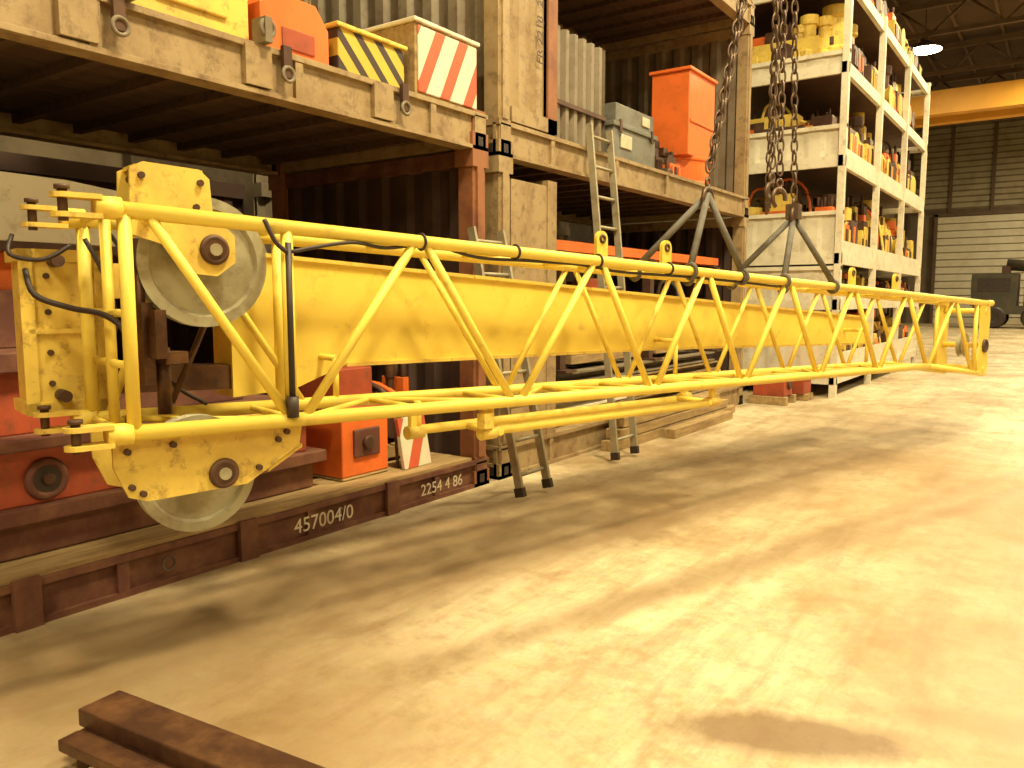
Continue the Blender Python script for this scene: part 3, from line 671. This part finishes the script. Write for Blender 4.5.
b.bx(-3.75, -3.3, 11.5, 11.9, 0.12, 0.42, RED); b.bx(-3.78, -3.27, 11.47, 11.93, 0.42, 0.46, RED); b.bx(-3.8, -3.25, 11.45, 11.55, 0, 0.12, WOOD); b.bx(-3.8, -3.25, 11.85, 11.95, 0, 0.12, WOOD)
b.tube((-3.3, 11.7, 0.28), (-3.26, 11.7, 0.28), 0.07, DARK)
b.done(0.008)
b = B('red_steel_block', [RED])
b.bx(-3.7, -3.2, 12.15, 12.55, 0.1, 0.32, RED); b.bx(-3.72, -3.18, 12.13, 12.57, 0.32, 0.36, ORG); b.bx(-3.75, -3.15, 12.2, 12.3, 0, 0.1, WOOD); b.bx(-3.75, -3.15, 12.4, 12.5, 0, 0.1, WOOD)
b.done(0.008)

# ------------------------------------------------------------------ ladders
def ladder(p0, p1, width, n):
    p0 = Vector(p0); p1 = Vector(p1); u = Vector((0, 1, 0)); b = B('aluminium_ladder', [ALU])
    d = (p1-p0).normalized(); nrm = d.cross(u).normalized()
    R = Matrix((u, nrm, d)).transposed()
    for sg in (-1, 1):
        w = width/2*sg
        c = (p0+p1)/2+u*w; b.obx(c, (0.028, 0.065, (p1-p0).length), ALU, R)
        b.obx(p0+u*w+d*0.03, (0.04, 0.08, 0.07), BLK, R)
    for i in range(n):
        q = p0+(p1-p0)*((i+0.6)/n); b.tube(q-u*width/2, q+u*width/2, 0.016, ALU, 10)
    return b.done()
ladder((-3.37, 6.68, 0.035), (-3.80, 6.88, 3.14), 0.40, 11)
ladder((-3.30, 5.02, 0.035), (-3.78, 5.05, 2.05), 0.38, 8)

# ------------------------------------------------------------------ steel bars in the foreground
b = B('rusty_steel_bars', [RUST])
R = Matrix.Rotation(0.10, 3, 'Z')
c0 = Vector((-1.74, 1.32, 0))
b.obx(c0+Vector((0, 0.05, 0.145)), (1.7, 0.15, 0.06), RUST, R)
b.obx(c0+Vector((0.03, -0.075, 0.10)), (1.68, 0.07, 0.04), RUST, R)
b.obx(c0+Vector((0.06, -0.04, 0.04)), (1.70, 0.05, 0.08), RUST, R)
b.obx(c0+Vector((0.02, 0.02, 0.10)), (1.68, 0.16, 0.035), RUST, R)
for dx in (-0.6, 0.6): b.obx(c0+R @ Vector((dx, 0.0, 0.041)), (0.1, 0.30, 0.082), WOOD, R)
b.done(0.006)

# ------------------------------------------------------------------ white stillage racks
def stillrack(name, xf, y0, y1, depth, levels, top):
    b = B(name, [WHT]); xb = xf-depth
    ny = max(1, round((y1-y0)/2.75))
    for i in range(ny+1):
        y = y0+(y1-y0-0.12)*i/ny
        for x in (xf-0.10, xb): b.bx(x, x+0.10, y, y+0.10, 0, top, WHT)
    for z, h in levels:
        b.bx(xf-0.10, xf-0.03, y0, y1, z, z+0.16, WHT); b.bx(xb, xb+0.07, y0, y1, z, z+0.16, WHT)
        b.bx(xb+0.05, xf-0.1, y0+0.12, y1-0.12, z+0.12, z+0.15, DARK)
        b.bx(xb, xf, y0+0.02, y0+0.08, z, z+0.16, WHT); b.bx(xb, xf, y1-0.08, y1-0.02, z, z+0.16, WHT)
        if h > 0:
            b.corr((xb+0.1, y0+0.06, 0), (1, 0, 0), (0, -1, 0), depth-0.2, z+0.16, z+0.16+h, WHT, 0.5, 0.012)
            b.bx(xb+0.05, xf-0.05, y0+0.07, y0+0.1, z+0.16, z+0.16+h, WHT)
            b.bx(xf-0.08, xf-0.05, y0+0.1, y1-0.1, z+0.16, z+0.16+h*0.35, WHT)
            b.bx(xb, xf, y0+0.01, y0+0.09, z+0.16+h, z+0.22+h, WHT)
    return b
levels = [(0.2, 0.9), (1.35, 0.45), (2.05, 0.58), (3.50, 0.40), (4.85, 0.12), (6.1, 0.0)]
stillrack('stillage_rack', -2.9, 12.8, 20.6, 2.9, levels, 6.35).done()
gaps = (1.05, 0.5, 1.3, 1.2, 1.1, 0.9)
k = 0
for (z, h), gap in zip(levels, gaps):
    for j in range(4):
        k += 1
        y = 13.05+j*1.88
        machinery('engine_parts_pallet', -5.5, -3.04, y, y+1.7, z+0.155, z+0.155+gap*0.95, 40+k, [YELD, DARK, RUST, YELD, DARK, ORG, YELD], 24)

b = B('steel_column', [STL])
b.bx(-4.7, -4.3, 22.0, 22.05, 0, 11, STL); b.bx(-4.7, -4.3, 22.35, 22.4, 0, 11, STL); b.bx(-4.53, -4.47, 22.0, 22.4, 0, 11, STL); b.bx(-4.8, -4.2, 21.9, 22.5, 0, 0.05, STL)
b.done()
TRK = mat('truck_green', (0.05, 0.045, 0.03), (0.09, 0.07, 0.04), 2, rough=0.5)
b = B('mobile_crane_truck', [TRK])
b.bx(-4.4, 3.0, 49.5, 52.0, 0.75, 1.2, TRK); b.bx(-4.5, -2.4, 49.5, 52.0, 1.2, 2.9, TRK); b.bx(-4.2, -2.7, 49.45, 49.5, 1.95, 2.65, BLK)
b.bx(-4.54, -4.5, 49.8, 51.7, 1.9, 2.7, BLK)
b.bx(-2.1, 2.8, 49.6, 51.9, 1.2, 2.3, TRK); b.bx(-1.6, 3.4, 50.3, 51.0, 2.3, 3.1, TRK); b.tube((-3.0, 50.7, 3.4), (1.5, 50.7, 2.9), 0.3, TRK, 16)
b.bx(-3.2, -2.8, 50.4, 51, 2.9, 3.3, DARK)
for x in (-3.4, -1.6, 0.4, 2.0):
    for y in (49.4, 51.75): b.lathe((x, y, 0.58), (0, 1, 0), [(0.2, 0), (0.3, -0.02), (0.5, -0.02), (0.58, 0.05), (0.58, 0.3), (0.5, 0.36), (0.2, 0.36)], BLK, 24)
b.done()

# ------------------------------------------------------------------ world + camera
w = bpy.data.worlds.new('world'); sc.world = w; w.use_nodes = True
w.node_tree.nodes['Background'].inputs[0].default_value = (1, 0.75, 0.45, 1); w.node_tree.nodes['Background'].inputs[1].default_value = 0.3
cd = bpy.data.cameras.new('camera'); cam = bpy.data.objects.new('camera', cd); sc.collection.objects.link(cam)
cd.sensor_width = 36; cd.lens = 796/1024*36; cam.location = (0, 0, 1.5)
cam.rotation_euler = (math.radians(90-6.02), 0, math.radians(35.0)); cd.clip_start = 0.05; cd.clip_end = 200
sc.camera = cam
